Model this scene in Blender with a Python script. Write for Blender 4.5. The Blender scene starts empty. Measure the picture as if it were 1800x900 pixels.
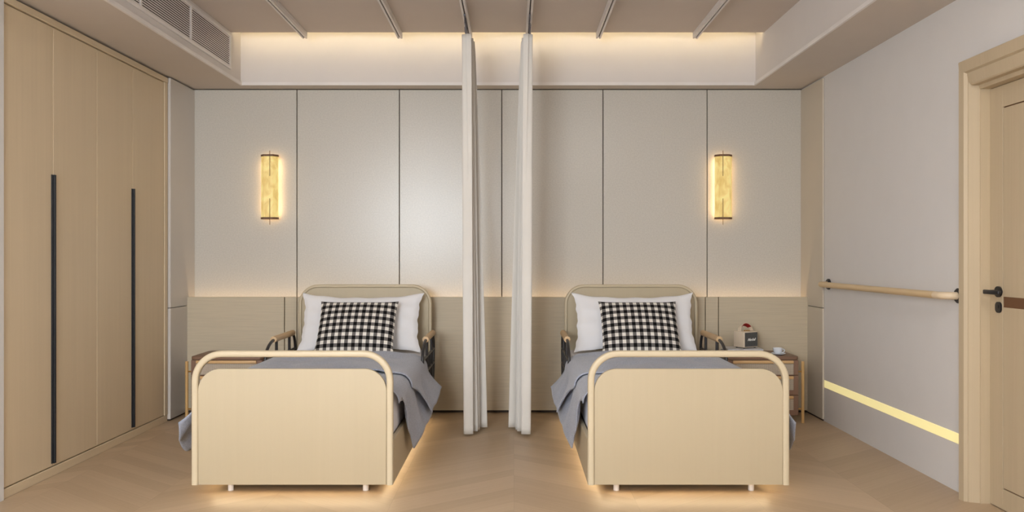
import bpy, bmesh, math, random
from mathutils import Vector, Matrix
random.seed(7)
C = bpy.context.scene.collection
PI = math.pi
H = 1.25; F = 1425.0

# ------------------------------------------------------------------ materials
def new_mat(name):
    m = bpy.data.materials.new(name); m.use_nodes = True
    return m, m.node_tree, m.node_tree.nodes['Principled BSDF']

def srgb(r, g, b):
    f = lambda c: (c/255/12.92) if c/255 <= 0.04045 else ((c/255+0.055)/1.055)**2.4
    return (f(r), f(g), f(b), 1)

def N(nt, t, **kw):
    n = nt.nodes.new(t)
    for k, v in kw.items(): setattr(n, k, v)
    return n

def coords(nt, scale=(1, 1, 1)):
    tc = N(nt, 'ShaderNodeTexCoord'); mp = N(nt, 'ShaderNodeMapping')
    nt.links.new(tc.outputs['Object'], mp.inputs['Vector'])
    mp.inputs['Scale'].default_value = scale
    return mp.outputs['Vector']

def scaled(c, k): return (c[0]*k, c[1]*k, c[2]*k, 1)

def plain(name, c, rough=.5, metal=0, bump=0, bscale=300, vary=.04, vscale=6, spec=.5):
    m, nt, p = new_mat(name)
    p.inputs['Roughness'].default_value = rough; p.inputs['Metallic'].default_value = metal
    p.inputs['Specular IOR Level'].default_value = spec
    v = coords(nt)
    nz = N(nt, 'ShaderNodeTexNoise'); nz.inputs['Scale'].default_value = vscale; nz.inputs['Detail'].default_value = 4
    nt.links.new(v, nz.inputs['Vector'])
    cr = N(nt, 'ShaderNodeValToRGB')
    cr.color_ramp.elements[0].position = .3; cr.color_ramp.elements[1].position = .7
    cr.color_ramp.elements[0].color = scaled(c, 1-vary); cr.color_ramp.elements[1].color = scaled(c, 1+vary)
    nt.links.new(nz.outputs['Fac'], cr.inputs['Fac']); nt.links.new(cr.outputs['Color'], p.inputs['Base Color'])
    if bump:
        n2 = N(nt, 'ShaderNodeTexNoise'); n2.inputs['Scale'].default_value = bscale
        nt.links.new(v, n2.inputs['Vector'])
        b = N(nt, 'ShaderNodeBump'); b.inputs['Strength'].default_value = bump; b.inputs['Distance'].default_value = .002
        nt.links.new(n2.outputs['Fac'], b.inputs['Height']); nt.links.new(b.outputs['Normal'], p.inputs['Normal'])
    return m

def wood(name, c, axis='z', rough=.45, vary=.08, scale=1.0):
    """fine straight grain running along the axis"""
    m, nt, p = new_mat(name)
    p.inputs['Roughness'].default_value = rough
    s = {'x': (1.2, 60, 60), 'y': (60, 1.2, 60), 'z': (60, 60, 1.2)}[axis]
    v = coords(nt, tuple(q*scale for q in s))
    n1 = N(nt, 'ShaderNodeTexNoise'); n1.inputs['Scale'].default_value = 1.0; n1.inputs['Detail'].default_value = 5; n1.inputs['Distortion'].default_value = .4
    nt.links.new(v, n1.inputs['Vector'])
    s2 = {'x': (.5, 6, 6), 'y': (6, .5, 6), 'z': (6, 6, .5)}[axis]
    v2 = coords(nt, s2)
    n2 = N(nt, 'ShaderNodeTexNoise'); n2.inputs['Scale'].default_value = 1.0; n2.inputs['Detail'].default_value = 2
    nt.links.new(v2, n2.inputs['Vector'])
    ad = N(nt, 'ShaderNodeMath', operation='ADD'); nt.links.new(n1.outputs['Fac'], ad.inputs[0]); nt.links.new(n2.outputs['Fac'], ad.inputs[1])
    hf = N(nt, 'ShaderNodeMath', operation='MULTIPLY'); nt.links.new(ad.outputs[0], hf.inputs[0]); hf.inputs[1].default_value = .5
    cr = N(nt, 'ShaderNodeValToRGB')
    cr.color_ramp.elements[0].position = .35; cr.color_ramp.elements[1].position = .65
    cr.color_ramp.elements[0].color = (c[0]*(1-vary), c[1]*(1-vary*1.1), c[2]*(1-vary*1.3), 1)
    cr.color_ramp.elements[1].color = scaled(c, 1+vary*.6)
    nt.links.new(hf.outputs[0], cr.inputs['Fac']); nt.links.new(cr.outputs['Color'], p.inputs['Base Color'])
    b = N(nt, 'ShaderNodeBump'); b.inputs['Strength'].default_value = .12; b.inputs['Distance'].default_value = .001
    nt.links.new(n1.outputs['Fac'], b.inputs['Height']); nt.links.new(b.outputs['Normal'], p.inputs['Normal'])
    return m

def emit(name, c, strength):
    m, nt, p = new_mat(name)
    p.inputs['Base Color'].default_value = c
    p.inputs['Emission Color'].default_value = c; p.inputs['Emission Strength'].default_value = strength
    return m

def weave(name, c, c2, scale=420, rough=.85, bump=.5):
    m, nt, p = new_mat(name)
    p.inputs['Roughness'].default_value = rough; p.inputs['Specular IOR Level'].default_value = .2
    p.inputs['Sheen Weight'].default_value = .25; p.inputs['Sheen Roughness'].default_value = .5
    v = coords(nt)
    n1 = N(nt, 'ShaderNodeTexNoise'); n1.inputs['Scale'].default_value = scale; n1.inputs['Detail'].default_value = 2
    nt.links.new(v, n1.inputs['Vector'])
    cr = N(nt, 'ShaderNodeValToRGB'); cr.color_ramp.elements[0].position = .35; cr.color_ramp.elements[1].position = .65
    cr.color_ramp.elements[0].color = c; cr.color_ramp.elements[1].color = c2
    nt.links.new(n1.outputs['Fac'], cr.inputs['Fac']); nt.links.new(cr.outputs['Color'], p.inputs['Base Color'])
    b = N(nt, 'ShaderNodeBump'); b.inputs['Strength'].default_value = bump; b.inputs['Distance'].default_value = .001
    nt.links.new(n1.outputs['Fac'], b.inputs['Height']); nt.links.new(b.outputs['Normal'], p.inputs['Normal'])
    return m

def math_n(nt, op, a, b=None, c=None):
    n = N(nt, 'ShaderNodeMath', operation=op)
    for i, q in enumerate((a, b, c)):
        if q is None: continue
        if isinstance(q, (int, float)): n.inputs[i].default_value = q
        else: nt.links.new(q, n.inputs[i])
    return n.outputs[0]

def floor_mat():
    m, nt, p = new_mat('chevron_oak')
    tc = N(nt, 'ShaderNodeTexCoord'); sp = N(nt, 'ShaderNodeSeparateXYZ'); nt.links.new(tc.outputs['Object'], sp.inputs[0])
    x, y = sp.outputs[0], sp.outputs[1]
    W = .62
    xs = math_n(nt, 'DIVIDE', x, W)
    col = math_n(nt, 'FLOOR', xs)
    tri = math_n(nt, 'PINGPONG', math_n(nt, 'ADD', x, 40*W), W)
    v = math_n(nt, 'ADD', y, math_n(nt, 'MULTIPLY', tri, .75))
    PW = .125
    vs = math_n(nt, 'DIVIDE', v, PW)
    row = math_n(nt, 'FLOOR', vs)
    fr = math_n(nt, 'FRACT', vs)
    cid = N(nt, 'ShaderNodeCombineXYZ'); nt.links.new(col, cid.inputs[0]); nt.links.new(row, cid.inputs[1])
    wn = N(nt, 'ShaderNodeTexWhiteNoise'); wn.noise_dimensions = '3D'; nt.links.new(cid.outputs[0], wn.inputs['Vector'])
    # grain following the plank: coordinates (tri along, v across)
    g = N(nt, 'ShaderNodeCombineXYZ')
    nt.links.new(math_n(nt, 'MULTIPLY', x, 3.0), g.inputs[0]); nt.links.new(math_n(nt, 'MULTIPLY', v, 55.0), g.inputs[1]); nt.links.new(wn.outputs['Value'], g.inputs[2])
    gn = N(nt, 'ShaderNodeTexNoise'); gn.inputs['Scale'].default_value = 1; gn.inputs['Detail'].default_value = 4; nt.links.new(g.outputs[0], gn.inputs['Vector'])
    mixv = math_n(nt, 'ADD', math_n(nt, 'MULTIPLY', wn.outputs['Value'], .5), math_n(nt, 'MULTIPLY', gn.outputs['Fac'], .5))
    cr = N(nt, 'ShaderNodeValToRGB'); cr.color_ramp.elements[0].position = .1; cr.color_ramp.elements[1].position = .9
    cr.color_ramp.elements[0].color = srgb(170, 147, 119); cr.color_ramp.elements[1].color = srgb(194, 171, 143)
    nt.links.new(mixv, cr.inputs['Fac'])
    # thin joints
    e1 = math_n(nt, 'LESS_THAN', fr, .02)
    fx = math_n(nt, 'FRACT', xs)
    e2 = math_n(nt, 'LESS_THAN', fx, .005)
    e = math_n(nt, 'MAXIMUM', e1, e2)
    mx = N(nt, 'ShaderNodeMix'); mx.data_type = 'RGBA'
    nt.links.new(math_n(nt, 'MULTIPLY', e, .15), mx.inputs['Factor']); nt.links.new(cr.outputs['Color'], mx.inputs['A']); mx.inputs['B'].default_value = srgb(95, 70, 48)
    nt.links.new(mx.outputs['Result'], p.inputs['Base Color'])
    p.inputs['Roughness'].default_value = .42
    b = N(nt, 'ShaderNodeBump'); b.inputs['Strength'].default_value = .08; b.inputs['Distance'].default_value = .001
    nt.links.new(gn.outputs['Fac'], b.inputs['Height']); nt.links.new(b.outputs['Normal'], p.inputs['Normal'])
    return m

def gingham_mat():
    m, nt, p = new_mat('gingham_cotton')
    tc = N(nt, 'ShaderNodeTexCoord'); sp = N(nt, 'ShaderNodeSeparateXYZ'); nt.links.new(tc.outputs['Object'], sp.inputs[0])
    a = math_n(nt, 'LESS_THAN', math_n(nt, 'FRACT', math_n(nt, 'ADD', math_n(nt, 'DIVIDE', sp.outputs[0], .0505), 20.25)), .5)
    b = math_n(nt, 'LESS_THAN', math_n(nt, 'FRACT', math_n(nt, 'ADD', math_n(nt, 'DIVIDE', sp.outputs[2], .0545), 20.25)), .5)
    s = math_n(nt, 'MULTIPLY', math_n(nt, 'ADD', a, b), .5)
    cr = N(nt, 'ShaderNodeValToRGB'); cr.color_ramp.interpolation = 'CONSTANT'
    el = cr.color_ramp.elements
    el[0].position = 0; el[0].color = srgb(236, 232, 224)
    el[1].position = .25; el[1].color = srgb(112, 108, 106)
    k = el.new(.75); k.color = srgb(16, 15, 16)
    nt.links.new(s, cr.inputs['Fac']); nt.links.new(cr.outputs['Color'], p.inputs['Base Color'])
    p.inputs['Roughness'].default_value = .9; p.inputs['Specular IOR Level'].default_value = .2
    return m

def cane_mat():
    m, nt, p = new_mat('woven_cane')
    tc = N(nt, 'ShaderNodeTexCoord'); sp = N(nt, 'ShaderNodeSeparateXYZ'); nt.links.new(tc.outputs['Object'], sp.inputs[0])
    k = 2*PI/.0075
    a = math_n(nt, 'SINE', math_n(nt, 'MULTIPLY', sp.outputs[0], k))
    b = math_n(nt, 'SINE', math_n(nt, 'MULTIPLY', sp.outputs[2], k))
    h = math_n(nt, 'MULTIPLY', math_n(nt, 'ADD', a, 1), math_n(nt, 'ADD', b, 1))
    hole = math_n(nt, 'GREATER_THAN', h, 1.3)
    mx = N(nt, 'ShaderNodeMix'); mx.data_type = 'RGBA'
    nt.links.new(hole, mx.inputs['Factor']); mx.inputs['A'].default_value = srgb(206, 194, 176); mx.inputs['B'].default_value = srgb(96, 78, 66)
    nt.links.new(mx.outputs['Result'], p.inputs['Base Color']); p.inputs['Roughness'].default_value = .6
    return m

def alabaster_mat():
    m, nt, p = new_mat('glowing_alabaster')
    v = coords(nt, (14, 14, 9))
    n1 = N(nt, 'ShaderNodeTexNoise'); n1.inputs['Scale'].default_value = 1; n1.inputs['Detail'].default_value = 5; n1.inputs['Distortion'].default_value = 1.2
    nt.links.new(v, n1.inputs['Vector'])
    cr = N(nt, 'ShaderNodeValToRGB'); cr.color_ramp.elements[0].position = .3; cr.color_ramp.elements[1].position = .62
    cr.color_ramp.elements[0].color = srgb(214, 174, 92); cr.color_ramp.elements[1].color = srgb(252, 228, 148)
    nt.links.new(n1.outputs['Fac'], cr.inputs['Fac'])
    nt.links.new(cr.outputs['Color'], p.inputs['Emission Color']); p.inputs['Base Color'].default_value = (.30, .22, .09, 1)
    p.inputs['Emission Strength'].default_value = SCONCE_E
    p.inputs['Roughness'].default_value = .35
    return m

def panel_mat(name, c, rough, axis=None):
    m, nt, p = new_mat(name)
    p.inputs['Roughness'].default_value = rough
    v = coords(nt)
    n0 = N(nt, 'ShaderNodeTexNoise'); n0.inputs['Scale'].default_value = 90; n0.inputs['Detail'].default_value = 3; nt.links.new(v, n0.inputs['Vector'])
    if axis == 'x':
        v2 = coords(nt, (4, 4, 130)); n1 = N(nt, 'ShaderNodeTexNoise'); n1.inputs['Scale'].default_value = 1; n1.inputs['Detail'].default_value = 4
        nt.links.new(v2, n1.inputs['Vector']); f = n1.outputs['Fac']
    else: f = n0.outputs['Fac']
    cr = N(nt, 'ShaderNodeValToRGB'); cr.color_ramp.elements[0].position = .3; cr.color_ramp.elements[1].position = .7
    cr.color_ramp.elements[0].color = scaled(c, .94); cr.color_ramp.elements[1].color = scaled(c, 1.05)
    nt.links.new(f, cr.inputs['Fac']); nt.links.new(cr.outputs['Color'], p.inputs['Base Color'])
    b = N(nt, 'ShaderNodeBump'); b.inputs['Strength'].default_value = .15; b.inputs['Distance'].default_value = .001
    nt.links.new(f, b.inputs['Height']); nt.links.new(b.outputs['Normal'], p.inputs['Normal'])
    return m

SCONCE_E = 0.76
M = {}
M['bedwood'] = wood('pale_bed_wood', srgb(191, 177, 149), 'z', .45, .02)
M['bedframe'] = wood('pale_frame_wood', srgb(203, 189, 161), 'x', .4, .02)
M['wardrobe'] = wood('wardrobe_oak', srgb(214, 196, 166), 'z', .45, .035)
M['wardrobe_y'] = wood('wardrobe_oak_rail', srgb(214, 196, 166), 'y', .45, .03)
M['doorwood'] = wood('door_oak', srgb(190, 173, 145), 'z', .5, .05)
M['doorwood_y'] = wood('door_oak_head', srgb(190, 173, 145), 'y', .5, .05)
M['wall'] = plain('grey_white_paint', srgb(218, 216, 215), .6, bump=.1, bscale=180, vary=.01)
M['tray'] = plain('white_ceiling_paint', srgb(222, 217, 214), .6, vary=.01)
M['soffit'] = plain('soffit_paint', srgb(206, 196, 186), .7, vary=.01)
M['ceil'] = plain('ceiling_paint', srgb(206, 194, 184), .7, vary=.01)
M['upper'] = panel_mat('greige_wall_panel', srgb(203, 199, 190), .27)
M['lower'] = panel_mat('linen_grain_panel', srgb(200, 187, 162), .5, 'x')
M['pil'] = plain('pale_pilaster_panel', srgb(205, 200, 194), .3, vary=.01)
M['pilr'] = plain('beige_pilaster_panel', srgb(205, 195, 178), .5, vary=.01)
M['dark'] = plain('shadow_gap', srgb(62, 50, 42), .7)
M['white'] = plain('white_metal', srgb(232, 228, 226), .4)
M['track'] = plain('white_track', srgb(226, 220, 216), .4)
M['slot'] = plain('track_slot', srgb(60, 52, 50), .6)
M['metal'] = plain('steel_hook', srgb(120, 120, 128), .3, metal=.9)
M['black'] = plain('black_metal', srgb(30, 30, 33), .4)
M['charcoal'] = plain('charcoal_tube', srgb(46, 44, 45), .35)
M['handle'] = plain('black_handle', srgb(38, 40, 44), .35)
M['grip'] = wood('grip_wood', srgb(212, 180, 138), 'y', .45, .06)
M['rail'] = wood('rail_wood', srgb(214, 188, 146), 'y', .4, .05)
M['elbow'] = wood('rail_elbow_wood', srgb(222, 202, 172), 'y', .4, .04)
M['walnut'] = wood('walnut', srgb(134, 104, 86), 'z', .5, .1)
M['walnut_top'] = wood('walnut_top', srgb(134, 104, 84), 'x', .45, .1)
M['legwood'] = wood('honey_wood', srgb(206, 168, 112), 'z', .3, .06)
M['hbar'] = wood('honey_wood_bar', srgb(216, 178, 128), 'x', .4, .06)
M['brass'] = plain('brass', srgb(190, 150, 90), .3, metal=.9)
M['cane'] = cane_mat()
M['sheet'] = plain('white_sheet', srgb(226, 226, 232), .85, vary=.01, spec=.2)
M['pillow'] = plain('white_pillow_cotton', srgb(240, 240, 243), .85, bump=.1, bscale=60, vary=.01, spec=.2)
M['blanket'] = weave('grey_blue_denim', srgb(138, 143, 156), srgb(180, 186, 202), 300)
M['curtain'] = plain('cream_curtain_cloth', srgb(222, 219, 213), .8, bump=.1, bscale=200, vary=.02, spec=.2)
M['gingham'] = gingham_mat()
M['floor'] = floor_mat()
M['alab'] = alabaster_mat()
M['sconce_wood'] = plain('bronze_cap', srgb(118, 88, 64), .5)
M['rod'] = plain('bronze_rod', srgb(120, 92, 58), .4, metal=.5)
M['fill_glow'] = emit('fill_emitter', (1, .96, .91, 1), 28)  # glow of the added fill panels overhead
M['halo_glow'] = emit('sconce_halo_emitter', (1, .68, .34, 1), 6.5)  # emitter added to throw a halo on the wall
M['led_wall'] = emit('night_strip_diffuser', srgb(236, 222, 160), .62)
M['led_ledge'] = emit('ledge_led', (1, .68, .36, 1), 10)
M['led_cove'] = emit('cove_led', (1, .80, .46, 1), 22)
M['led_bed'] = emit('bed_led', (1, .80, .50, 1), 10)
M['cream'] = plain('cream_leather', srgb(224, 208, 186), .55, bump=.15, bscale=400)
M['grille'] = weave('dark_speaker_cloth', srgb(62, 62, 62), srgb(96, 96, 94), 500)
M['red'] = plain('red_velvet', srgb(150, 16, 16), .7)
M['ink'] = plain('white_script', srgb(240, 240, 236), .4)
M['rubber'] = plain('black_rubber', srgb(32, 30, 30), .7)
M['cover1'] = plain('marbled_grey_cover', srgb(205, 206, 210), .4, vary=.18, vscale=18)
M['cover2'] = plain('slate_cover', srgb(120, 126, 132), .5, vary=.06)
M['pages'] = plain('paper', srgb(228, 224, 214), .8)
M['china'] = plain('white_china', srgb(232, 238, 246), .15, vary=.005)
M['coffee'] = plain('coffee', srgb(70, 44, 28), .2)
M['inlay'] = wood('dark_inlay', srgb(104, 70, 44), 'y', .45, .1)
M['glass'] = None

# ------------------------------------------------------------------ helpers
def bm_new(): return bmesh.new()

def box(bm, x0, x1, y0, y1, z0, z1, bev=0, seg=2):
    vs = [bm.verts.new((x, y, z)) for x in (x0, x1) for y in (y0, y1) for z in (z0, z1)]
    fs = [(0, 1, 3, 2), (4, 6, 7, 5), (0, 4, 5, 1), (2, 3, 7, 6), (0, 2, 6, 4), (1, 5, 7, 3)]
    faces = [bm.faces.new([vs[i] for i in f]) for f in fs]
    if bev:
        es = list({e for f in faces for e in f.edges})
        bmesh.ops.bevel(bm, geom=es, offset=bev, segments=seg, profile=.5, affect='EDGES')
    return bm

def cyl(bm, p0, p1, r, seg=20, r2=None):
    p0, p1 = Vector(p0), Vector(p1); d = p1-p0
    q = d.to_track_quat('Z', 'Y').to_matrix()
    r2 = r if r2 is None else r2
    a = [bm.verts.new(p0 + q @ Vector((r*math.cos(2*PI*i/seg), r*math.sin(2*PI*i/seg), 0))) for i in range(seg)]
    b = [bm.verts.new(p1 + q @ Vector((r2*math.cos(2*PI*i/seg), r2*math.sin(2*PI*i/seg), 0))) for i in range(seg)]
    for i in range(seg):
        j = (i+1) % seg; bm.faces.new((a[i], a[j], b[j], b[i]))
    bm.faces.new(a[::-1]); bm.faces.new(b)
    return bm

def tube(bm, pts, r, seg=14):
    """round tube through 3-D points"""
    pts = [Vector(p) for p in pts]; rings = []
    up = None
    for i, p in enumerate(pts):
        t = (pts[min(i+1, len(pts)-1)] - pts[max(i-1, 0)]).normalized()
        if up is None:
            up = Vector((0, 0, 1)) if abs(t.z) < .9 else Vector((1, 0, 0))
        n = (up - t*up.dot(t)).normalized(); b = t.cross(n); up = n
        rings.append([bm.verts.new(p + n*(r*math.cos(2*PI*k/seg)) + b*(r*math.sin(2*PI*k/seg))) for k in range(seg)])
    for i in range(len(rings)-1):
        for k in range(seg):
            l = (k+1) % seg
            bm.faces.new((rings[i][k], rings[i][l], rings[i+1][l], rings[i+1][k]))
    bm.faces.new(rings[0][::-1]); bm.faces.new(rings[-1])
    return bm

def rrect(w, d, r, seg=4):
    """rounded rectangle outline, w by d, centred"""
    out = []
    for cx, cy, a0 in ((w/2-r, d/2-r, 0), (-w/2+r, d/2-r, PI/2), (-w/2+r, -d/2+r, PI), (w/2-r, -d/2+r, 3*PI/2)):
        for i in range(seg+1):
            a = a0 + PI/2*i/seg; out.append((cx+r*math.cos(a), cy+r*math.sin(a)))
    return out

def sweep_xz(bm, path, prof, y):
    """sweep a profile (in-plane normal, y) along a planar path of (x,z)"""
    rings = []
    for i, p in enumerate(path):
        a = Vector(path[max(i-1, 0)]); b = Vector(path[min(i+1, len(path)-1)]); t = (b-a).normalized(); n = Vector((-t.y, t.x))
        rings.append([bm.verts.new((p[0]+n.x*u, y+v, p[1]+n.y*u)) for u, v in prof])
    m = len(prof)
    for i in range(len(rings)-1):
        for k in range(m):
            l = (k+1) % m; bm.faces.new((rings[i][k], rings[i][l], rings[i+1][l], rings[i+1][k]))
    bm.faces.new(rings[0][::-1]); bm.faces.new(rings[-1])

def u_path(w, z0, z1, r, seg=14):
    """inverted U from (-w/2,z0) up, over and down"""
    p = [(-w/2, z0), (-w/2, (z0+z1)/2)]
    for i in range(seg+1):
        a = PI - PI/2*i/seg; p.append((-w/2+r+r*math.cos(a), z1-r+r*math.sin(a)))
    for i in range(seg+1):
        a = PI/2 - PI/2*i/seg; p.append((w/2-r+r*math.cos(a), z1-r+r*math.sin(a)))
    return p + [(w/2, (z0+z1)/2), (w/2, z0)]

def prism(bm, outline, axis, a0, a1, bev=0):
    """extrude a 2-D outline; axis 'y': outline=(x,z); 'x': (y,z); 'z': (x,y)"""
    def P(u, v, a): return {'y': (u, a, v), 'x': (a, u, v), 'z': (u, v, a)}[axis]
    A = [bm.verts.new(P(u, v, a0)) for u, v in outline]; B = [bm.verts.new(P(u, v, a1)) for u, v in outline]
    n = len(outline); fs = []
    for i in range(n):
        j = (i+1) % n; fs.append(bm.faces.new((A[i], A[j], B[j], B[i])))
    fa = bm.faces.new(A[::-1]); fb = bm.faces.new(B)
    if bev:
        es = list(set(fa.edges) | set(fb.edges))
        bmesh.ops.bevel(bm, geom=es, offset=bev, segments=2, profile=.5, affect='EDGES')
    return bm

def lathe(bm, prof, seg=32, c=(0, 0)):
    rings = [[bm.verts.new((c[0]+r*math.cos(2*PI*k/seg), c[1]+r*math.sin(2*PI*k/seg), z)) for k in range(seg)] for r, z in prof]
    for i in range(len(rings)-1):
        for k in range(seg):
            l = (k+1) % seg; bm.faces.new((rings[i][k], rings[i][l], rings[i+1][l], rings[i+1][k]))
    bm.faces.new(rings[0][::-1]); bm.faces.new(rings[-1])

def obj(name, bm, mat, parent=None, label=None, smooth=True, loc=None, rot=None):
    bmesh.ops.recalc_face_normals(bm, faces=bm.faces)
    me = bpy.data.meshes.new(name); bm.to_mesh(me); bm.free()
    if smooth:
        me.polygons.foreach_set('use_smooth', [True]*len(me.polygons)); me.set_sharp_from_angle(angle=math.radians(35))
    me.materials.append(mat)
    o = bpy.data.objects.new(name, me); C.objects.link(o)
    if parent: o.parent = parent
    if label: o['label'] = label
    if loc: o.location = loc
    if rot: o.rotation_euler = rot
    return o

def tag(o, label, cat, group=None, kind=None):
    o['label'] = label; o['category'] = cat
    if group: o['group'] = group
    if kind: o['kind'] = kind
    return o

def thing(name, label, cat, loc=(0, 0, 0), rotz=0, group=None):
    o = bpy.data.objects.new(name, None); C.objects.link(o); o.empty_display_size = .1
    o.location = loc; o.rotation_euler = (0, 0, rotz)
    return tag(o, label, cat, group)

def struct(o, label, cat):
    o['kind'] = 'structure'; o['label'] = label; o['category'] = cat; return o

# ------------------------------------------------------------------ room shell
YB = 6.60      # upper back wall face
YL = 6.45      # lower panel face
ZS = 2.61      # soffit underside
ZC = 2.974     # tray ceiling
Y0 = -1.6      # wall behind the camera
XR = 2.352; XL = -2.61

b = bm_new(); box(b, -3.4, 2.6, Y0-.2, 6.9, -.12, 0)
struct(obj('floor', b, M['floor'], smooth=False), 'light oak chevron floor running under both beds', 'floor')

# back wall: dark backing, six upper panels, lower panels
b = bm_new(); box(b, -3.4, 2.6, YB+.025, 6.9, 0, 3.3)
wb = struct(obj('wall_back', b, M['dark'], smooth=False), 'panelled wall behind the two beds', 'wall')
g = .0035
xs = [-2.75, -1.765, -.931, -.097, .727, 1.575, 2.45]
for i in range(6):
    b = bm_new(); box(b, xs[i]+g, xs[i+1]-g, YB, YB+.024, .5, ZS-.008, .0015, 1)
    obj('upper_panel', b, M['upper'], wb, 'tall greige wall panel' if i == 0 else None)
xs = [-2.75, -1.824, -1.725, 1.525, 1.63, 2.45]
for i in range(5):
    b = bm_new(); box(b, xs[i]+.003, xs[i+1]-.003, YL, YL+.03, .022, .924, .002, 1)
    obj('lower_panel', b, M['lower'], wb, 'pale wood grain wainscot panel' if i == 0 else None)
b = bm_new(); box(b, -2.75, 2.45, YL+.040, YB+.02, 0, .80)
box(b, -2.75, 2.45, YL+.0302, YL+.036, 0, .922)
obj('panel_backing', b, M['dark'], wb, smooth=False)
b = bm_new(); box(b, -2.59, 2.32, YL+.055, YL+.075, .83, .842)
obj('ledge_light', b, M['led_ledge'], wb, 'hidden warm light strip behind the wainscot top', smooth=False)

# left wall
b = bm_new(); box(b, -3.4, -3.26, Y0-.2, 6.9, 0, 3.3); box(b, -3.26, XL, Y0, 4.15, 0, 2.62)
struct(obj('wall_left', b, M['wall'], smooth=False), 'pale wall at the near end of the wardrobe', 'wall')
# left pilaster
b = bm_new(); box(b, -3.2, -2.612, 6.15, 6.62, 0, 2.60)
p1 = struct(obj('trim_1', b, M['dark'], smooth=False), 'pale pilaster between wardrobe and panelled wall', 'pilaster')
for z0, z1 in ((.014, .853), (.858, 2.598)):
    b = bm_new(); box(b, -2.625, -2.597, 6.135, YB, z0, z1, .002, 1)
    obj('face_panel', b, M['pil'], p1)
# right pilaster
b = bm_new(); box(b, 2.345, 2.36, 6.15, 6.62, 0, 2.60)
p2 = struct(obj('trim_2', b, M['dark'], smooth=False), 'beige pilaster between panelled wall and right wall', 'pilaster')
for z0, z1 in ((.014, .853), (.858, 2.598)):
    b = bm_new(); box(b, 2.337, 2.351, 6.135, YB, z0, z1, .002, 1)
    obj('face_panel', b, M['pilr'], p2)

# right wall with the door opening
b = bm_new()
DY0, DY1, DZ = 3.13, 4.125, 2.13
box(b, XR, 2.55, DY1, 6.9, 0, 3.3); box(b, XR, 2.55, Y0-.2, DY0, 0, 3.3); box(b, XR, 2.55, DY0, DY1, DZ, 3.3)
struct(obj('wall_right', b, M['wall'], smooth=False), 'grey white wall with handrail beside the door', 'wall')

# wall behind the camera with a window
WX0, WX1, WZ0, WZ1 = -2.45, -.6, 1.1, 2.55
b = bm_new()
box(b, -3.26, WX0, Y0-.15, Y0, 0, 3.3); box(b, WX1, 2.5, Y0-.15, Y0, 0, 3.3)
box(b, WX0, WX1, Y0-.15, Y0, 0, WZ0); box(b, WX0, WX1, Y0-.15, Y0, WZ1, 3.3)
struct(obj('wall_front', b, M['wall'], smooth=False), 'wall behind the viewer with a wide window', 'wall')
b = bm_new()
for x in (WX0, (WX0+WX1)/2-.025, WX1-.05): box(b, x, x+.05, Y0-.1, Y0-.04, WZ0, WZ1)
for z in (WZ0, WZ1-.05): box(b, WX0, WX1, Y0-.1, Y0-.04, z, z+.05)
struct(obj('window_1', b, M['white'], smooth=False), 'window frame behind the viewer', 'window')

# ceiling
TX0, TX1, TYB, TYC = -2.18, 1.93, 6.47, 6.25
b = bm_new(); box(b, TX0, TX1, Y0, TYC, ZC, ZC+.03)
ce = struct(obj('ceiling', b, M['ceil'], smooth=False), 'recessed tray ceiling carrying the curtain tracks', 'ceiling')
b = bm_new(); box(b, -3.4, 2.6, Y0-.2, 6.9, 3.24, 3.34)
obj('slab', b, M['tray'], ce, smooth=False)
def soffit_part(x0, x1, y0, y1):
    b = bm_new(); box(b, x0, x1, y0, y1, ZS+.022, 3.24); obj('bulkhead', b, M['tray'], ce, smooth=False)
soffit_part(-3.26, TX0, Y0, 6.9); soffit_part(TX1, XR, Y0, 6.9); soffit_part(TX0, TX1, TYB, 6.9)
def under(x0, x1, y0, y1):
    b = bm_new(); box(b, x0, x1, y0, y1, ZS, ZS+.022); obj('soffit', b, M['soffit'], ce, smooth=False)
under(-3.26, TX0+.012, Y0, YB+.02); under(TX1-.012, XR, Y0, YB+.02); under(TX0+.012, TX1-.012, TYB-.014, YB+.02)
b = bm_new()
box(b, TX0, TX0+.016, Y0, TYB, ZS-.001, ZS+.024, .001, 1); box(b, TX1-.016, TX1, Y0, TYB, ZS-.001, ZS+.024, .001, 1)
box(b, TX0+.016, TX1-.016, TYB-.018, TYB-.013, ZS-.001, ZS+.024)
obj('edge_bead', b, M['white'], ce)
b = bm_new(); box(b, TX0+.004, TX1-.004, 6.236, 6.244, ZC+.031, ZC+.043)
obj('cove_light', b, M['led_cove'], ce, 'hidden warm strip above the tray edge', smooth=False)

# air grille in the left tray wall
gr = thing('air_grille', 'long white louvred air grille high on the left bulkhead', 'vent', (TX0, 4.7, 2.69))
def grl(b, x0, x1, y0, y1, z0, z1, bev=0): box(b, x0-TX0, x1-TX0, y0-4.7, y1-4.7, z0-2.69, z1-2.69, bev, 1)
gz0, gz1 = 2.70, 2.93
seg_y = [6.21, 5.455, 4.72, 3.98, 3.24]
b = bm_new(); grl(b, TX0+.0005, TX0+.002, seg_y[-1], seg_y[0], gz0, gz1); obj('backing', b, M['slot'], gr, smooth=False)
b = bm_new()
grl(b, TX0, TX0+.014, seg_y[-1]-.02, seg_y[0]+.02, gz1-.002, gz1+.018, .002); grl(b, TX0, TX0+.014, seg_y[-1]-.02, seg_y[0]+.02, gz0-.018, gz0+.002, .002)
for y in seg_y: grl(b, TX0, TX0+.013, y-.009, y+.009, gz0, gz1)
obj('grille_frame', b, M['white'], gr)
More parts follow.
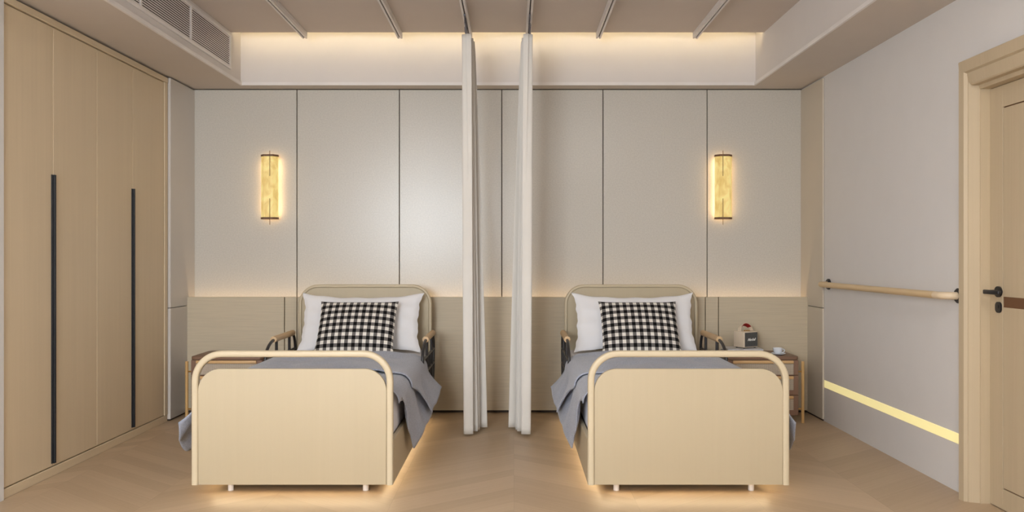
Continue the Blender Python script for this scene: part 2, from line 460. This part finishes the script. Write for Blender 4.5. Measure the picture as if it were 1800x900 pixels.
for i in range(4):
    b = bm_new(); n = 15
    for k in range(n):
        z = gz0+.010 + (gz1-gz0-.02)*k/(n-1)
        a = .0052
        # tilted blade
        y0, y1 = seg_y[i+1]+.009-4.7, seg_y[i]-.009-4.7
        vs = [b.verts.new((x, y, z-2.69+dz)) for y in (y0, y1) for x, dz in ((.002, .008), (.011, .001), (.011, -.0068), (.002, .004))]
        for q in range(4): b.faces.new((vs[q], vs[(q+1) % 4], vs[4+(q+1) % 4], vs[4+q]))
        b.faces.new(vs[:4]); b.faces.new(vs[4:][::-1])
    obj('louvre', b, M['white'], gr, smooth=False)

# curtain tracks
track_x = [(-1.61, 'leftmost bare white ceiling track, furthest from the curtains'), (-.877, 'bare white ceiling track left of the left curtain'),
           (-.34, 'white ceiling track carrying the left curtain'), (.112, 'white ceiling track carrying the right curtain'),
           (.653, 'bare white ceiling track right of the right curtain'), (1.40, 'rightmost bare white ceiling track nearest the right wall')]
for x, lab in track_x:
    t = thing('curtain_track', lab, 'curtain track', (x, 3.0, ZC), 0, 'ceiling curtain tracks')
    b = bm_new(); y0, y1 = Y0-3.0+.02, TYC-3.0+.004
    box(b, -.019, .019, y0, y1, -.030, 0, .0015, 1)
    box(b, -.019, -.0045, y0, y1, -.048, -.030, .0015, 1); box(b, .0045, .019, y0, y1, -.048, -.030, .0015, 1)
    obj('rail_profile', b, M['track'], t)
    b = bm_new(); box(b, -.0045, .0045, y0, y1-.01, -.0335, -.0305); obj('slot', b, M['slot'], t, smooth=False)

# ------------------------------------------------------------------ curtains
def curtain(mirror, label):
    bx = -.34 if not mirror else .112
    t = thing('curtain', label, 'curtain', (bx, 5.75, 0), 0, 'privacy curtains between the beds')
    sgn = -1 if mirror else 1
    nz, nt_ = 60, 260
    NF = 6.5
    b = bm_new(); rows = []
    for j in range(nz+1):
        h = j/nz; z = .018 + (2.80-.018)*h; s = 1-h            # s: 0 top .. 1 bottom
        row = []
        for i in range(nt_+1):
            q = i/nt_
            drift = (.022 + .092*s**.8)*q
            c = .030 + .002*s + drift
            ph = 2*PI*NF*q
            amp = .033 + .002*s + .008*s*math.sin(5*q*PI+1.3)
            amp *= (.75 + .35*math.sin(ph*.37+1.0+.5*s))
            x = c + amp*math.sin(ph + .5*math.sin(2.2*s+q*4)) - .022
            y = -.15 + .30*q + .012*math.cos(ph)*(0.5+s) + .006*math.sin(3*s+q*9)
            zz = z - (.012*(1-q) if j == nz else 0)
            row.append(b.verts.new((sgn*x, y, zz)))
        rows.append(row)
    for j in range(nz):
        for i in range(nt_): b.faces.new((rows[j][i], rows[j][i+1], rows[j+1][i+1], rows[j+1][i]))
    o = obj('curtain_cloth', b, M['curtain'], t)
    md = o.modifiers.new('thick', 'SOLIDIFY'); md.thickness = .0016; md.offset = 0
    for k in range(8):
        y = -.135 + .27*k/7
        b = bm_new()
        box(b, -.006, .006, y-.010, y+.010, 2.912, 2.924, .001, 1)
        cyl(b, (0, y, 2.914), (0, y, 2.862), .0028, 8)
        pts = [(.0, y, 2.862)] + [(.007*math.sin(a), y, 2.848+.014*math.cos(a)) for a in [PI*q/6 for q in range(7)]] + [(.004*sgn, y, 2.795)]
        tube(b, pts, .0022, 6)
        obj('hook', b, M['metal'], t)
    return t
curtain(False, 'cream curtain drawn together, left one of the pair, nearer the bed by the wardrobe')
curtain(True, 'cream curtain drawn together, right one of the pair, nearer the bed beside the speaker')

# ------------------------------------------------------------------ wardrobe
wd = thing('wardrobe', 'tall oak wardrobe with four doors filling the left wall', 'wardrobe', (-2.93, 5.14, 0))
def wbox(b, x0, x1, y0, y1, z0, z1, bev=0): box(b, x0+2.93, x1+2.93, y0-5.14, y1-5.14, z0, z1, bev, 1)
b = bm_new(); wbox(b, -3.24, -2.645, 4.158, 6.125, .01, 2.56); obj('carcass', b, M['wardrobe'], wd, smooth=False)
b = bm_new(); wbox(b, -2.66, -2.612, 4.158, 6.127, 2.556, 2.594, .002); obj('cornice', b, M['wardrobe_y'], wd)
b = bm_new(); wbox(b, -2.66, -2.618, 4.158, 6.127, 0, .050, .002); obj('plinth', b, M['wardrobe_y'], wd)
b = bm_new(); wbox(b, -2.645, -2.615, 6.078, 6.127, .052, 2.554, .002); obj('end_stile', b, M['wardrobe'], wd)
ys = [4.160, 4.615, 5.10, 5.58, 6.075]
for i in range(4):
    b = bm_new(); wbox(b, -2.644, -2.622, ys[i]+.0015, ys[i+1]-.0015, .056, 2.551, .0028)
    d = obj('door', b, M['wardrobe'], wd)
    yy = ys[1] if i < 2 else ys[3]
    s = -1 if i % 2 == 0 else 1
    b = bm_new()
    y0, y1 = sorted((yy+s*.002, yy+s*.021))
    wbox(b, -2.626, -2.616, y0, y1, .072, 1.712, .0015)
    y0, y1 = sorted((yy+s*.002, yy+s*.007))
    wbox(b, -2.618, -2.607, y0, y1, .072, 1.712, .001)
    obj('handle', b, M['handle'], d, 'long black handle strip')

# ------------------------------------------------------------------ door and casing
b = bm_new(); box(b, 2.412, 2.45, 3.16, 4.088, .004, 2.09)
dr = struct(obj('door_1', b, M['inlay'], smooth=False), 'light oak door with a dark horizontal inlay band', 'door')
PY1, PY0, PZ0, PZ1 = 3.982, 3.27, .108, 1.979
gp = .0032
b = bm_new()
box(b, 2.403, 2.4125, PY1+gp, 4.088, .004, 2.09, .001, 1); box(b, 2.403, 2.4125, 3.16, PY0-gp, .004, 2.09, .001, 1)
box(b, 2.403, 2.4125, PY0-gp, PY1+gp, PZ1+gp, 2.09, .001, 1); box(b, 2.403, 2.4125, PY0-gp, PY1+gp, .004, PZ0-gp, .001, 1)
obj('leaf_frame', b, M['doorwood'], dr)
for z0, z1 in ((PZ0+gp, .998), (1.05, PZ1-gp)):
    b = bm_new(); box(b, 2.403, 2.4125, PY0+gp, PY1-gp, z0, z1, .001, 1); obj('leaf_panel', b, M['doorwood'], dr)
b = bm_new(); box(b, 2.405, 2.4125, PY0+gp, PY1-gp, .998, 1.05); obj('inlay_band', b, M['inlay'], dr, 'dark brown inlay band')
b = bm_new(); cyl(b, (2.404, 4.012, 1.073), (2.393, 4.012, 1.073), .027, 32); cyl(b, (2.395, 4.012, 1.073), (2.335, 4.012, 1.073), .010, 20)
box(b, 2.326, 2.344, 3.895, 4.024, 1.062, 1.084, .006, 3)
obj('lever_handle', b, M['black'], dr, 'black lever handle')
b = bm_new()
prism(b, [(4.012+u, .996+v) for u, v in rrect(.046, .054, .02, 6)], 'x', 2.404, 2.395)
cyl(b, (2.396, 4.012, .999), (2.393, 4.012, .999), .008, 16)
obj('lock_rose', b, M['black'], dr, 'black oval key plate')
# casing: one profile up the side, another across the head
b = bm_new()
side = [(4.172, 2.36), (4.172, 2.291), (4.168, 2.288), (4.130, 2.292), (4.122, 2.308), (4.117, 2.310), (4.102, 2.352), (4.100, 2.358), (4.094, 2.358), (4.090, 2.40), (4.090, 2.42), (4.125, 2.42), (4.125, 2.353)]
prism(b, [(x, y) for y, x in side], 'z', 0, 2.20)
hd = [(2.36, 2.245), (2.291, 2.245), (2.288, 2.241), (2.292, 2.186), (2.305, 2.178), (2.312, 2.120), (2.318, 2.114), (2.352, 2.114), (2.356, 2.094), (2.40, 2.092), (2.42, 2.092), (2.42, 2.128), (2.353, 2.128)]
vsA = [b.verts.new((x, 4.172 if z > 2.13 and i < 5 else 4.10, z)) for i, (x, z) in enumerate(hd)]
vsB = [b.verts.new((x, 3.08, z)) for x, z in hd]
for i in range(len(hd)):
    j = (i+1) % len(hd); b.faces.new((vsA[i], vsA[j], vsB[j], vsB[i]))
b.faces.new(vsA[::-1]); b.faces.new(vsB)
prism(b, [(x, 7.245-y) for y, x in side], 'z', 0, 2.20)
struct(obj('trim_3', b, M['doorwood']), 'oak moulded casing around the door', 'door casing')

# ------------------------------------------------------------------ handrail and night strip on the right wall
hr = thing('handrail', 'round wooden handrail on black brackets along the right wall', 'handrail', (XR, 5.16, 1.04))
def HR(x, y, z): return (x-XR, y-5.16, z-1.04)
XH = 2.272; r_ = .020
b = bm_new(); tube(b, [HR(XH, 4.375, 1.04), HR(XH, 5.0, 1.04), HR(XH, 5.5, 1.04), HR(XH, 5.93, 1.04)], r_, 24); obj('rail', b, M['rail'], hr)
def elbow(ya, yb):
    pts = []; R = .062; s = 1 if yb > ya else -1
    pts.append(HR(XH, ya, 1.04)); cy = yb - s*0; 
    for i in range(11):
        a = PI/2*i/10
        pts.append(HR(XH + R*(1-math.cos(a)), (yb - s*R) + s*R*math.sin(a), 1.04))
    pts.append(HR(XR-.004, yb, 1.04))
    b = bm_new(); tube(b, pts, r_, 24); return b
obj('elbow', elbow(4.372, 4.275), M['elbow'], hr, 'paler curved rail end')
obj('elbow', elbow(5.933, 6.045), M['rail'], hr)
for y in (4.275, 6.045):
    b = bm_new(); cyl(b, HR(XR-.0005, y, 1.04), HR(XR-.010, y, 1.04), .040, 32); cyl(b, HR(XR-.010, y, 1.04), HR(XR-.016, y, 1.04), .034, 32)
    obj('bracket', b, M['black'], hr, 'black round wall bracket')
b = bm_new(); box(b, XR-.004, XR+.002, 4.18, 6.13, .257, .311, .001, 1)
tag(obj('strip_light', b, M['led_wall']), 'glowing pale yellow light strip low along the right wall', 'light')

# ------------------------------------------------------------------ wall sconces
def sconce(x, side, label):
    t = thing('wall_sconce', label, 'lamp', (x, YB, 1.546), 0, 'alabaster wall sconces')
    def outl(k=0): return [(-.066-k, -.044), (-.066-k, -.070-k*.5), (-.036, -.104-k), (.036, -.104-k), (.066+k, -.070-k*.5), (.066+k, -.044)]
    b = bm_new(); prism(b, outl(), 'z', .014, .506); obj('shade', b, M['alab'], t, 'glowing veined alabaster shade', smooth=False)
    for z0, z1 in ((0, .016), (.504, .520)):
        b = bm_new(); prism(b, outl(.003), 'z', z0, z1, .001); obj('cap', b, M['sconce_wood'], t, 'dark bronze end cap')
    b = bm_new(); box(b, -.055, .055, -.0438, -.040, .03, .49); obj('halo_plate', b, M['halo_glow'], t, 'added glowing plate for the wall halo')  # added emitter hidden behind the shade, makes the halo around the sconce
    b = bm_new(); box(b, -.02, .02, -.0398, .001, .16, .36); obj('wall_mount', b, M['sconce_wood'], t)
    rx = side*.014
    b = bm_new(); cyl(b, (rx, -.1075, .345), (rx, -.1075, .548), .0026, 8); obj('rod', b, M['rod'], t)
    b = bm_new(); cyl(b, (rx, -.1075, -.045), (rx, -.1075, .165), .0026, 8); obj('rod', b, M['rod'], t)
    return t
sconce(-1.968, 1, 'glowing alabaster wall sconce above the left nightstand')
sconce(1.690, -1, 'glowing alabaster wall sconce above the speaker and right nightstand')

# ------------------------------------------------------------------ beds
YF, YH, BW = 4.20, 6.29, 1.046
def bed(cx, label):
    t = thing('hospital_bed', label, 'bed', (cx, YF, 0), 0, 'single beds with side guard rails')
    L = YH-YF
    # foot end
    b = bm_new(); sweep_xz(b, u_path(BW-.034, .062, .758-.017, .14), rrect(.034, .040, .012, 4), .020); obj('footboard_frame', b, M['bedframe'], t)
    w = BW-.068-.001
    def arch(w, z0, z1, r):
        o = [(-w/2, z0), (w/2, z0)]
        for i in range(13): a = PI/2*i/12; o.append((w/2-r+r*math.cos(a), z1-r+r*math.sin(a)))
        for i in range(13): a = PI/2+PI/2*i/12; o.append((-w/2+r+r*math.cos(a), z1-r+r*math.sin(a)))
        return o
    b = bm_new(); prism(b, arch(w, .062, .6635, .115), 'y', .008, .030, .002); obj('footboard_panel', b, M['bedwood'], t)
    # head end
    b = bm_new(); sweep_xz(b, u_path(BW-.040, .0, 1.029-.012, .14), rrect(.024, .034, .010, 4), L-.006); obj('headboard_frame', b, M['bedframe'], t)
    b = bm_new(); prism(b, arch(BW-.066, .25, 1.004, .125), 'y', L-.012, L+.004, .001); obj('headboard_panel', b, M['bedwood'], t)
    # sides and deck
    for s in (-1, 1):
        x0, x1 = sorted((s*(BW/2), s*(BW/2-.022)))
        b = bm_new(); box(b, x0, x1, .041, L-.024, .062, .29, .002, 1); obj('side_panel', b, M['bedwood'], t)
    b = bm_new(); box(b, -BW/2+.023, BW/2-.023, .042, L-.03, .17, .262); obj('deck', b, M['bedwood'], t, smooth=False)
    for sx in (-1, 1):
        for y in (.13, L-.17):
            b = bm_new(); cyl(b, (sx*.36, y, 0), (sx*.36, y, .17), .0155, 20); obj('foot', b, M['white'], t, 'white round foot')
    # under-bed glow strips
    b = bm_new()
    box(b, -.44, .44, .098, .102, .064, .090)
    obj('light_strip', b, M['led_bed'], t, 'hidden warm strip under the bed edge', smooth=False)
    b = bm_new(); box(b, -.445, .445, .1025, .110, .055, .17); obj('strip_baffle', b, M['bedwood'], t, smooth=False)  # added baffle keeps the strip from lighting back under the bed
    for s in (-1, 1):
        b = bm_new(); x0, x1 = sorted((s*(BW/2-.080), s*(BW/2-.084))); box(b, x0, x1, .10, L-.1, .064, .090)
        obj('light_strip', b, M['led_bed'], t, smooth=False)
        b = bm_new(); x0, x1 = sorted((s*(BW/2-.0845), s*(BW/2-.092))); box(b, x0, x1, .1105, L-.09, .055, .17)
        obj('strip_baffle', b, M['bedwood'], t, smooth=False)
    # guard rails
    for s in (-1, 1):
        X = s*(BW/2-.012); z1 = .665; ya, yb = 5.68-YF, 6.17-YF
        X = s*(BW/2+.010)
        b = bm_new()
        def bow(y0, dy, h0=.30):
            pts = []
            for i in range(17):
                a = i/16; ang = PI/2*min(1, a/.55)
                y = y0 + dy*math.sin(ang) - dy*.55*max(0, (a-.55)/.45)**1.6
                z = z1-.004 - (z1-h0)*(a**1.7)
                pts.append((X, y, z))
            return pts
        tube(b, bow(ya+.01, -.20), .0105, 12); tube(b, bow(yb-.01, .085), .0105, 12)
        for y in (ya+.07, yb-.09): cyl(b, (X, y, z1-.01), (X, y, .32), .0105, 12)
        cyl(b, (X, ya+.245, .54), (X, ya+.245, .32), .0085, 12)
        for z, e0, e1 in ((.54, -.17, .075), (.435, -.19, .07), (.32, -.09, .04)): cyl(b, (X, ya+e0, z), (X, yb+e1, z), .0095, 12)
        for y in (ya+.07, yb-.09):
            cyl(b, (X, y, .33), (X, y, .22), .011, 12)
            x0, x1 = sorted((X-s*.0005, X-s*.012)); 
        gr_ = obj('guard_rail', b, M['charcoal'], t, 'black tubular guard rail')
        b = bm_new(); tube(b, [(X, ya-.004, z1), (X, ya, z1), (X, yb, z1), (X, yb+.004, z1)], .022, 24)
        obj('grip', b, M['grip'], gr_, 'round wooden hand grip')
    return t
CXL, CXR = -1.150, .908
bed(CXL, 'pale wooden hospital bed by the wardrobe, its foot panel at left')
bed(CXR, 'pale wooden hospital bed on the right, beside the door wall')

def mattress(cx, label):
    b = bm_new(); box(b, -BW/2+.026, BW/2-.026, -1.02, .97, 0, .265, .035, 5)
    o = obj('mattress', b, M['sheet'], None, loc=(cx, 5.28, .264)); tag(o, label, 'mattress', 'white mattresses on the beds'); return o
mattress(CXL, 'white sheeted mattress on the left bed under the grey blanket')
mattress(CXR, 'white sheeted mattress on the right bed under the grey blanket')

# blankets -----------------------------------------------------------
def interp(tbl, v):
    if v <= tbl[0][0]: return tbl[0][1]
    for (a, p), (c, q) in zip(tbl, tbl[1:]):
        if v <= c:
            k = (v-a)/(c-a); k = k*k*(3-2*k); return p+(q-p)*k
    return tbl[-1][1]

def layer(b, s, lift, y_near, y_far, hangI, flareI, nearI, hangO, flareO, nearO, seed):
    """cloth over the mattress. inner side is toward +s; hang tables give the hem height against Y"""
    half = BW/2+.004; top = .529+lift; R = .078
    nt_, nu = 90, 40
    rows = []
    for j in range(nt_+1):
        f = j/nt_; row = []
        for side in (-1, 1):
            pass
        def pt(side, w):
            # w: 0..1 hang fraction
            near = nearI if side > 0 else nearO
            yy = y_near + (y_far-y_near)*f
            # hem of this side starts further back than the top edge
            yh = near + (y_far + (.0 if side > 0 else 0) - near)*f
            y = yy*(1-w) + yh*w
            hang = hangI if side > 0 else hangO; fl = flareI if side > 0 else flareO
            zh = interp(hang, y); flr = interp(fl, y)
            drop = max(top-R-zh, 0)
            wav = math.sin(y*17+seed)*.7 + math.sin(y*33+seed*2.1+w)*.25
            x = half + lift*.7 + flr*(w**1.3) + (.005*w + .055*w*(1-w))*wav*min(1, drop/.2)
            z = top - R - drop*w
            return x, y, z
        # outer hang (bottom to top), bend, top, bend, inner hang
        prof = []
        for k in range(16, -1, -1):
            x, y, z = pt(-1, k/16); prof.append((-x, y, z))
        xb = half+lift*.7
        yy = y_near + (y_far-y_near)*f
        for k in range(1, 6):
            a = PI/2*k/6; prof.append((-(xb-R+R*math.cos(a)), yy, top-R+R*math.sin(a)))
        for k in range(0, 33):
            u = -1+2*k/32; x = u*(xb-R)
            edge = min(1, (1-abs(u))*4)
            z = top + edge*(.004 if lift < .02 else .014) + edge*(.38 if lift < .02 else .75)*(.010*math.sin(x*6*1+yy*9+seed) + .007*math.sin(yy*26+x*4.5*s+seed*1.7) + .006*math.sin(x*13-yy*7) + .005*math.sin(yy*41+3*math.sin(x*7+seed)))
            z += .018*lift/.02*math.exp(-((yy-y_far+.03)/.035)**2)*.6
            prof.append((x, yy, z))
        for k in range(5, 0, -1):
            a = PI/2*k/6; prof.append((xb-R+R*math.cos(a), yy, top-R+R*math.sin(a)))
        for k in range(0, 17):
            x, y, z = pt(1, k/16); prof.append((x, y, z))
        rows.append([b.verts.new((s*x, y-YF, z)) for x, y, z in prof])
    for j in range(nt_):
        for k in range(len(rows[0])-1): b.faces.new((rows[j][k], rows[j][k+1], rows[j+1][k+1], rows[j+1][k]))

def blanket(cx, s, label, fo):
    t = thing('blanket', label, 'blanket', (cx, YF, 0), 0, 'grey blankets across the beds')
    b = bm_new()
    layer(b, s, .010, 4.34, 5.38,
          [(4.34, .50), (4.45, .45), (4.60, .24), (4.70, .135), (5.0, .205), (5.4, .24)], [(4.3, .0), (4.7, .035), (5.0, .075), (5.4, .08)], 4.60,
          [(4.27, .42), (4.42, .24), (4.55, .155), (4.8, .22), (5.3, .25)], [(4.3, fo*.7), (4.5, fo), (4.8, fo*.6), (5.3, .05)], 4.33, 1.3)
    o = obj('lower_fold', b, M['blanket'], t); m = o.modifiers.new('t', 'SOLIDIFY'); m.thickness = .007; m.offset = 1
    b = bm_new()
    layer(b, s, .024, 4.80, 5.62,
          [(4.9, .38), (5.12, .262), (5.3, .28), (5.62, .335)], [(4.8, .03), (5.1, .085), (5.35, .09), (5.62, .105)], 5.10,
          [(4.9, .36), (5.2, .33), (5.62, .36)], [(4.8, .03), (5.6, .07)], 4.95, 4.1)
    o = obj('upper_fold', b, M['blanket'], t); m = o.modifiers.new('t', 'SOLIDIFY'); m.thickness = .010; m.offset = 1
    return t
blanket(CXL, 1, 'grey blue denim blanket draped over the left bed', .15)
blanket(CXR, -1, 'grey blue denim blanket draped over the right bed', .09)

# pillows ------------------------------------------------------------
def pillow_mesh(w, h, T, pullx, pully, n=46, frill=0, seed=0, pw=.5):
    b = bm_new(); grids = []
    for side in (-1, 1):
        g_ = []
        for j in range(n+1):
            row = []; v = -1+2*j/n
            for i in range(n+1):
                u = -1+2*i/n
                x = w/2*u*(1-pullx*(1-abs(v)**3)) ; z = h/2*v*(1-pully*(1-abs(u)**2.6))
                e = max(0, (1-u*u))**pw*max(0, (1-v*v))**pw
                y = side*T/2*e
                y += frill*.004*math.sin(u*9+v*7+seed)*e
                if frill:
                    x += (abs(u)**6)*frill*.0035*(math.sin(v*11+seed+u)+.6*math.sin(v*23+seed))
                    z += (abs(v)**6)*frill*.003*math.sin(u*13+seed)
                    crease = math.exp(-((abs(u)-.8)/.16)**2)
                    y += side*.006*math.sin(v*13+u*6+seed)*crease*e
                row.append(b.verts.new((x, y, z)))
            g_.append(row)
        grids.append(g_)
    for g_ in grids:
        for j in range(n):
            for i in range(n): b.faces.new((g_[j][i], g_[j][i+1], g_[j+1][i+1], g_[j+1][i]))
    bmesh.ops.remove_doubles(b, verts=b.verts, dist=.00005)
    return b
def pillow(cx, label, s):
    o = obj('pillow', pillow_mesh(.925, .475, .15, .075, .17, frill=1, seed=2+s), M['pillow'])
    o.location = (cx+.003*s, 6.085, .752); o.rotation_euler = (math.radians(-24), 0, 0)
    tag(o, label, 'pillow', 'white pillows leaning on the headboards')
pillow(CXL, 'white pillow against the headboard of the left bed', 1)
pillow(CXR, 'white pillow against the headboard of the right bed', -1)
def cushion(cx, s, label):
    o = obj('cushion', pillow_mesh(.575, .46, .13, .05, .05, seed=1, pw=.45), M['gingham'])
    o.location = (cx+.0*s, 5.868, .727); o.rotation_euler = (math.radians(-36), 0, 0)
    tag(o, label, 'cushion', 'gingham cushions in front of the pillows')
cushion(CXL+.012, 1, 'black and white gingham cushion on the left bed')
cushion(CXR+.004, -1, 'black and white gingham cushion on the right bed')

# ------------------------------------------------------------------ nightstands
def nightstand(cx, label):
    t = thing('nightstand', label, 'nightstand', (cx, 6.245, 0), 0, 'walnut nightstands with cane drawers')
    w, d = .535, .39; f = -d/2
    b = bm_new(); box(b, -w/2, w/2, f+.014, d/2, .055, .474, .006, 2); obj('body', b, M['walnut'], t)
    o = rrect(w+.004, d+.004, .03, 5)
    b = bm_new(); prism(b, o, 'z', .476, .4985, .003); obj('table_top', b, M['walnut_top'], t)
    zs = [(.360, .473), (.212, .357), (.060, .209)]
    for z0, z1 in zs:
        b = bm_new(); box(b, -w/2+.002, w/2-.002, f, f+.013, z0, z1, .002, 1); dw = obj('drawer', b, M['walnut'], t)
        cz1 = z1-.026; cz0 = cz1-.082
        b = bm_new(); box(b, -.228, .228, f-.003, f, cz0, cz1); obj('cane_panel', b, M['cane'], dw, 'woven cane drawer panel', smooth=False)
        b = bm_new(); box(b, -.226, .226, f-.016, f-.0005, cz1+.001, cz1+.024, .006, 3); obj('handle', b, M['hbar'], dw, 'pale wood bar handle')
    for sx in (-1, 1):
        for y in (f+.02, d/2-.03):
            b = bm_new(); x = sx*(w/2+.037)
            cyl(b, (x, y, 0), (x, y, .462), .0115, 20); lg = obj('leg', b, M['legwood'], t, 'round honey wood leg')
            for z in (.385, .105):
                b = bm_new(); cyl(b, (sx*(w/2-.001), y, z), (sx*(w/2+.030), y, z), .006, 12)
                obj('spacer', b, M['brass'], lg, 'brass spacer')
    return t
nightstand(-2.143, 'walnut nightstand left of the left bed, top bare')
nightstand(1.860, 'walnut nightstand in the right corner holding speaker and cup')
ZT = .4985

# books
def book(loc, rz, w, d, h, mat, label):
    t = thing('book', label, 'book', loc, rz, 'books under the speaker')
    b = bm_new(); box(b, -w/2, w/2, -d/2, d/2, 0, .003, .0008, 1); box(b, -w/2, w/2, -d/2, d/2, h-.003, h, .0008, 1); box(b, -w/2, w/2, -d/2, -d/2+.003, 0, h, .0008, 1)
    obj('cover', b, mat, t)
    b = bm_new(); box(b, -w/2+.004, w/2-.004, -d/2+.003, d/2-.004, .003, h-.003); obj('pages', b, M['pages'], t, 'white page block', smooth=False)
book((1.757, 6.245, ZT), .02, .275, .20, .022, M['cover2'], 'slate grey book at the bottom of the stack on the right nightstand')
book((1.760, 6.240, ZT+.0222), -.03, .268, .195, .024, M['cover1'], 'marbled pale grey book on top, directly under the speaker')

# speaker
sp = thing('speaker', 'cream portable speaker with red lined strap on the stacked books', 'speaker', (1.787, 6.245, ZT+.0463), math.radians(30))
w, d, h = .148, .112, .122
b = bm_new(); box(b, -w/2, w/2, -d/2, d/2, .006, .006+h, .007, 3); obj('cabinet', b, M['cream'], sp)
b = bm_new(); box(b, -w/2+.007, w/2-.007, -d/2-.0015, -d/2+.004, .013, h-.001, .001, 1); gl = obj('grille', b, M['grille'], sp, 'dark grey cloth grille')
cu = bpy.data.curves.new('logo', 'FONT'); cu.body = 'Marshall'; cu.size = .028; cu.shear = .45; cu.extrude = .0006; cu.offset = .0006; cu.align_x = 'CENTER'; cu.space_character = .86
tmp = bpy.data.objects.new('logo', cu); C.objects.link(tmp)
bpy.context.view_layer.update()
me = bpy.data.meshes.new_from_object(tmp.evaluated_get(bpy.context.evaluated_depsgraph_get()))
bpy.data.objects.remove(tmp); bpy.data.curves.remove(cu)
me.transform(Matrix.Rotation(PI/2, 4, 'X')); me.materials.clear(); me.materials.append(M['ink'])
lo = bpy.data.objects.new('logo', me); C.objects.link(lo); lo.parent = gl; lo.location = (.0, -d/2-.0025, .058); lo['label'] = 'white script lettering'
for sx in (-1, 1):
    for sy in (-1, 1):
        b = bm_new(); cyl(b, (sx*.055, sy*.038, 0), (sx*.055, sy*.038, .0065), .008, 14); obj('foot', b, M['rubber'], sp)
def ribbon(off, th, wd, a0, a1, R, RZ):
    b = bm_new(); n = 30; rows = []
    for i in range(n+1):
        a = PI*(a0+(a1-a0)*i/n)
        c, s_ = math.cos(a), math.sin(a)
        ti = -.55
        ring = []
        for dw, dt in ((-wd/2, 0), (wd/2, 0), (wd/2, th), (-wd/2, th)):
            r = off+dt; x = -(R+r)*c; z = (RZ+r)*s_
            ring.append(b.verts.new((x, dw+z*.28, .126+z+dw*ti*s_)))
        rows.append(ring)
    for i in range(n):
        for k in range(4): b.faces.new((rows[i][k], rows[i][(k+1) % 4], rows[i+1][(k+1) % 4], rows[i+1][k]))
    b.faces.new(rows[0][::-1]); b.faces.new(rows[-1]); return b
st = obj('strap', ribbon(0, .003, .034, 0, 1, .062, .052), M['cream'], sp, 'cream leather carrying strap')
obj('strap_lining', ribbon(-.0042, .004, .033, .20, .80, .062, .052), M['red'], st, 'red velvet lining')
for k in range(3):
    b = bm_new(); x = -.022+.022*k; cyl(b, (x, -.012, .1275), (x, -.012, .136), .006, 16); obj('knob', b, M['brass'], sp, 'small brass knob')

# saucer and cup
b = bm_new(); lathe(b, [(.022, 0), (.030, .001), (.052, .010), (.055, .013), (.054, .0145), (.045, .009), (.026, .005), (.006, .005)], 40)
tag(obj('saucer', b, M['china'], loc=(2.012, 6.165, ZT)), 'white china saucer on the right nightstand', 'saucer')
cp = thing('cup', 'small white china cup standing on the saucer', 'cup', (2.008, 6.165, ZT+.0052), 0)
b = bm_new(); lathe(b, [(.016, 0), (.020, .001), (.021, .004), (.029, .014), (.034, .028), (.036, .046), (.0345, .047), (.032, .030), (.026, .016), (.012, .010)], 40)
obj('bowl', b, M['china'], cp)
b = bm_new(); tube(b, [(.030+.020*math.sin(a), -.004, .027+.014*math.cos(a)) for a in [PI*(-.05+1.1*i/12) for i in range(13)]], .0032, 10); obj('handle', b, M['china'], cp)

# ------------------------------------------------------------------ lights
def area(name, loc, rot, sx, sy, power, color):
    l = bpy.data.lights.new(name, 'AREA'); l.shape = 'RECTANGLE'; l.size = sx; l.size_y = sy; l.energy = power; l.color = color
    o = bpy.data.objects.new(name, l); C.objects.link(o); o.location = loc; o.rotation_euler = rot
    return o
# two fill panels added on the unseen ceiling to raise the ambient light
for cx_, lab in ((-1.24, 'added ceiling fill panel on the wardrobe side behind the viewer'), (1.03, 'added ceiling fill panel on the door side behind the viewer')):
    t = thing('fill_panel', lab, 'fill light', (cx_, 1.2, ZC), 0, 'added fill panels')
    b = bm_new()
    for x0, x1, y0, y1 in ((-.25, -.23, -.6, .6), (.23, .25, -.6, .6), (-.23, .23, -.6, -.58), (-.23, .23, .58, .6)): box(b, x0, x1, y0, y1, -.03, 0)
    obj('frame', b, M['white'], t, smooth=False)
    b = bm_new(); box(b, -.23, .23, -.58, .58, -.022, 0); obj('fill_surface', b, M['fill_glow'], t, smooth=False)
# daylight entering through the window behind the viewer
area('daylight', ((WX0+WX1)/2, Y0-.02, (WZ0+WZ1)/2), (math.radians(90), 0, 0), WX1-WX0-.1, WZ1-WZ0-.1, 190, (.89, .945, 1))

w = bpy.data.worlds.new('world'); bpy.context.scene.world = w; w.use_nodes = True
bg = w.node_tree.nodes['Background']; bg.inputs['Color'].default_value = (.8, .9, 1, 1); bg.inputs['Strength'].default_value = .6

# ------------------------------------------------------------------ camera
cam = bpy.data.cameras.new('camera'); co = bpy.data.objects.new('camera', cam); C.objects.link(co)
co.location = (0, 0, H); co.rotation_euler = (math.radians(90), 0, 0)
cam.sensor_width = 36; cam.lens = F/1800*36; cam.shift_x = -3/1800; cam.clip_start = .05
bpy.context.scene.camera = co
vs = bpy.context.scene.view_settings
vs.view_transform = 'Standard'; vs.look = 'None'; vs.gamma = 1; vs.use_curve_mapping = False; vs.exposure = 0.0
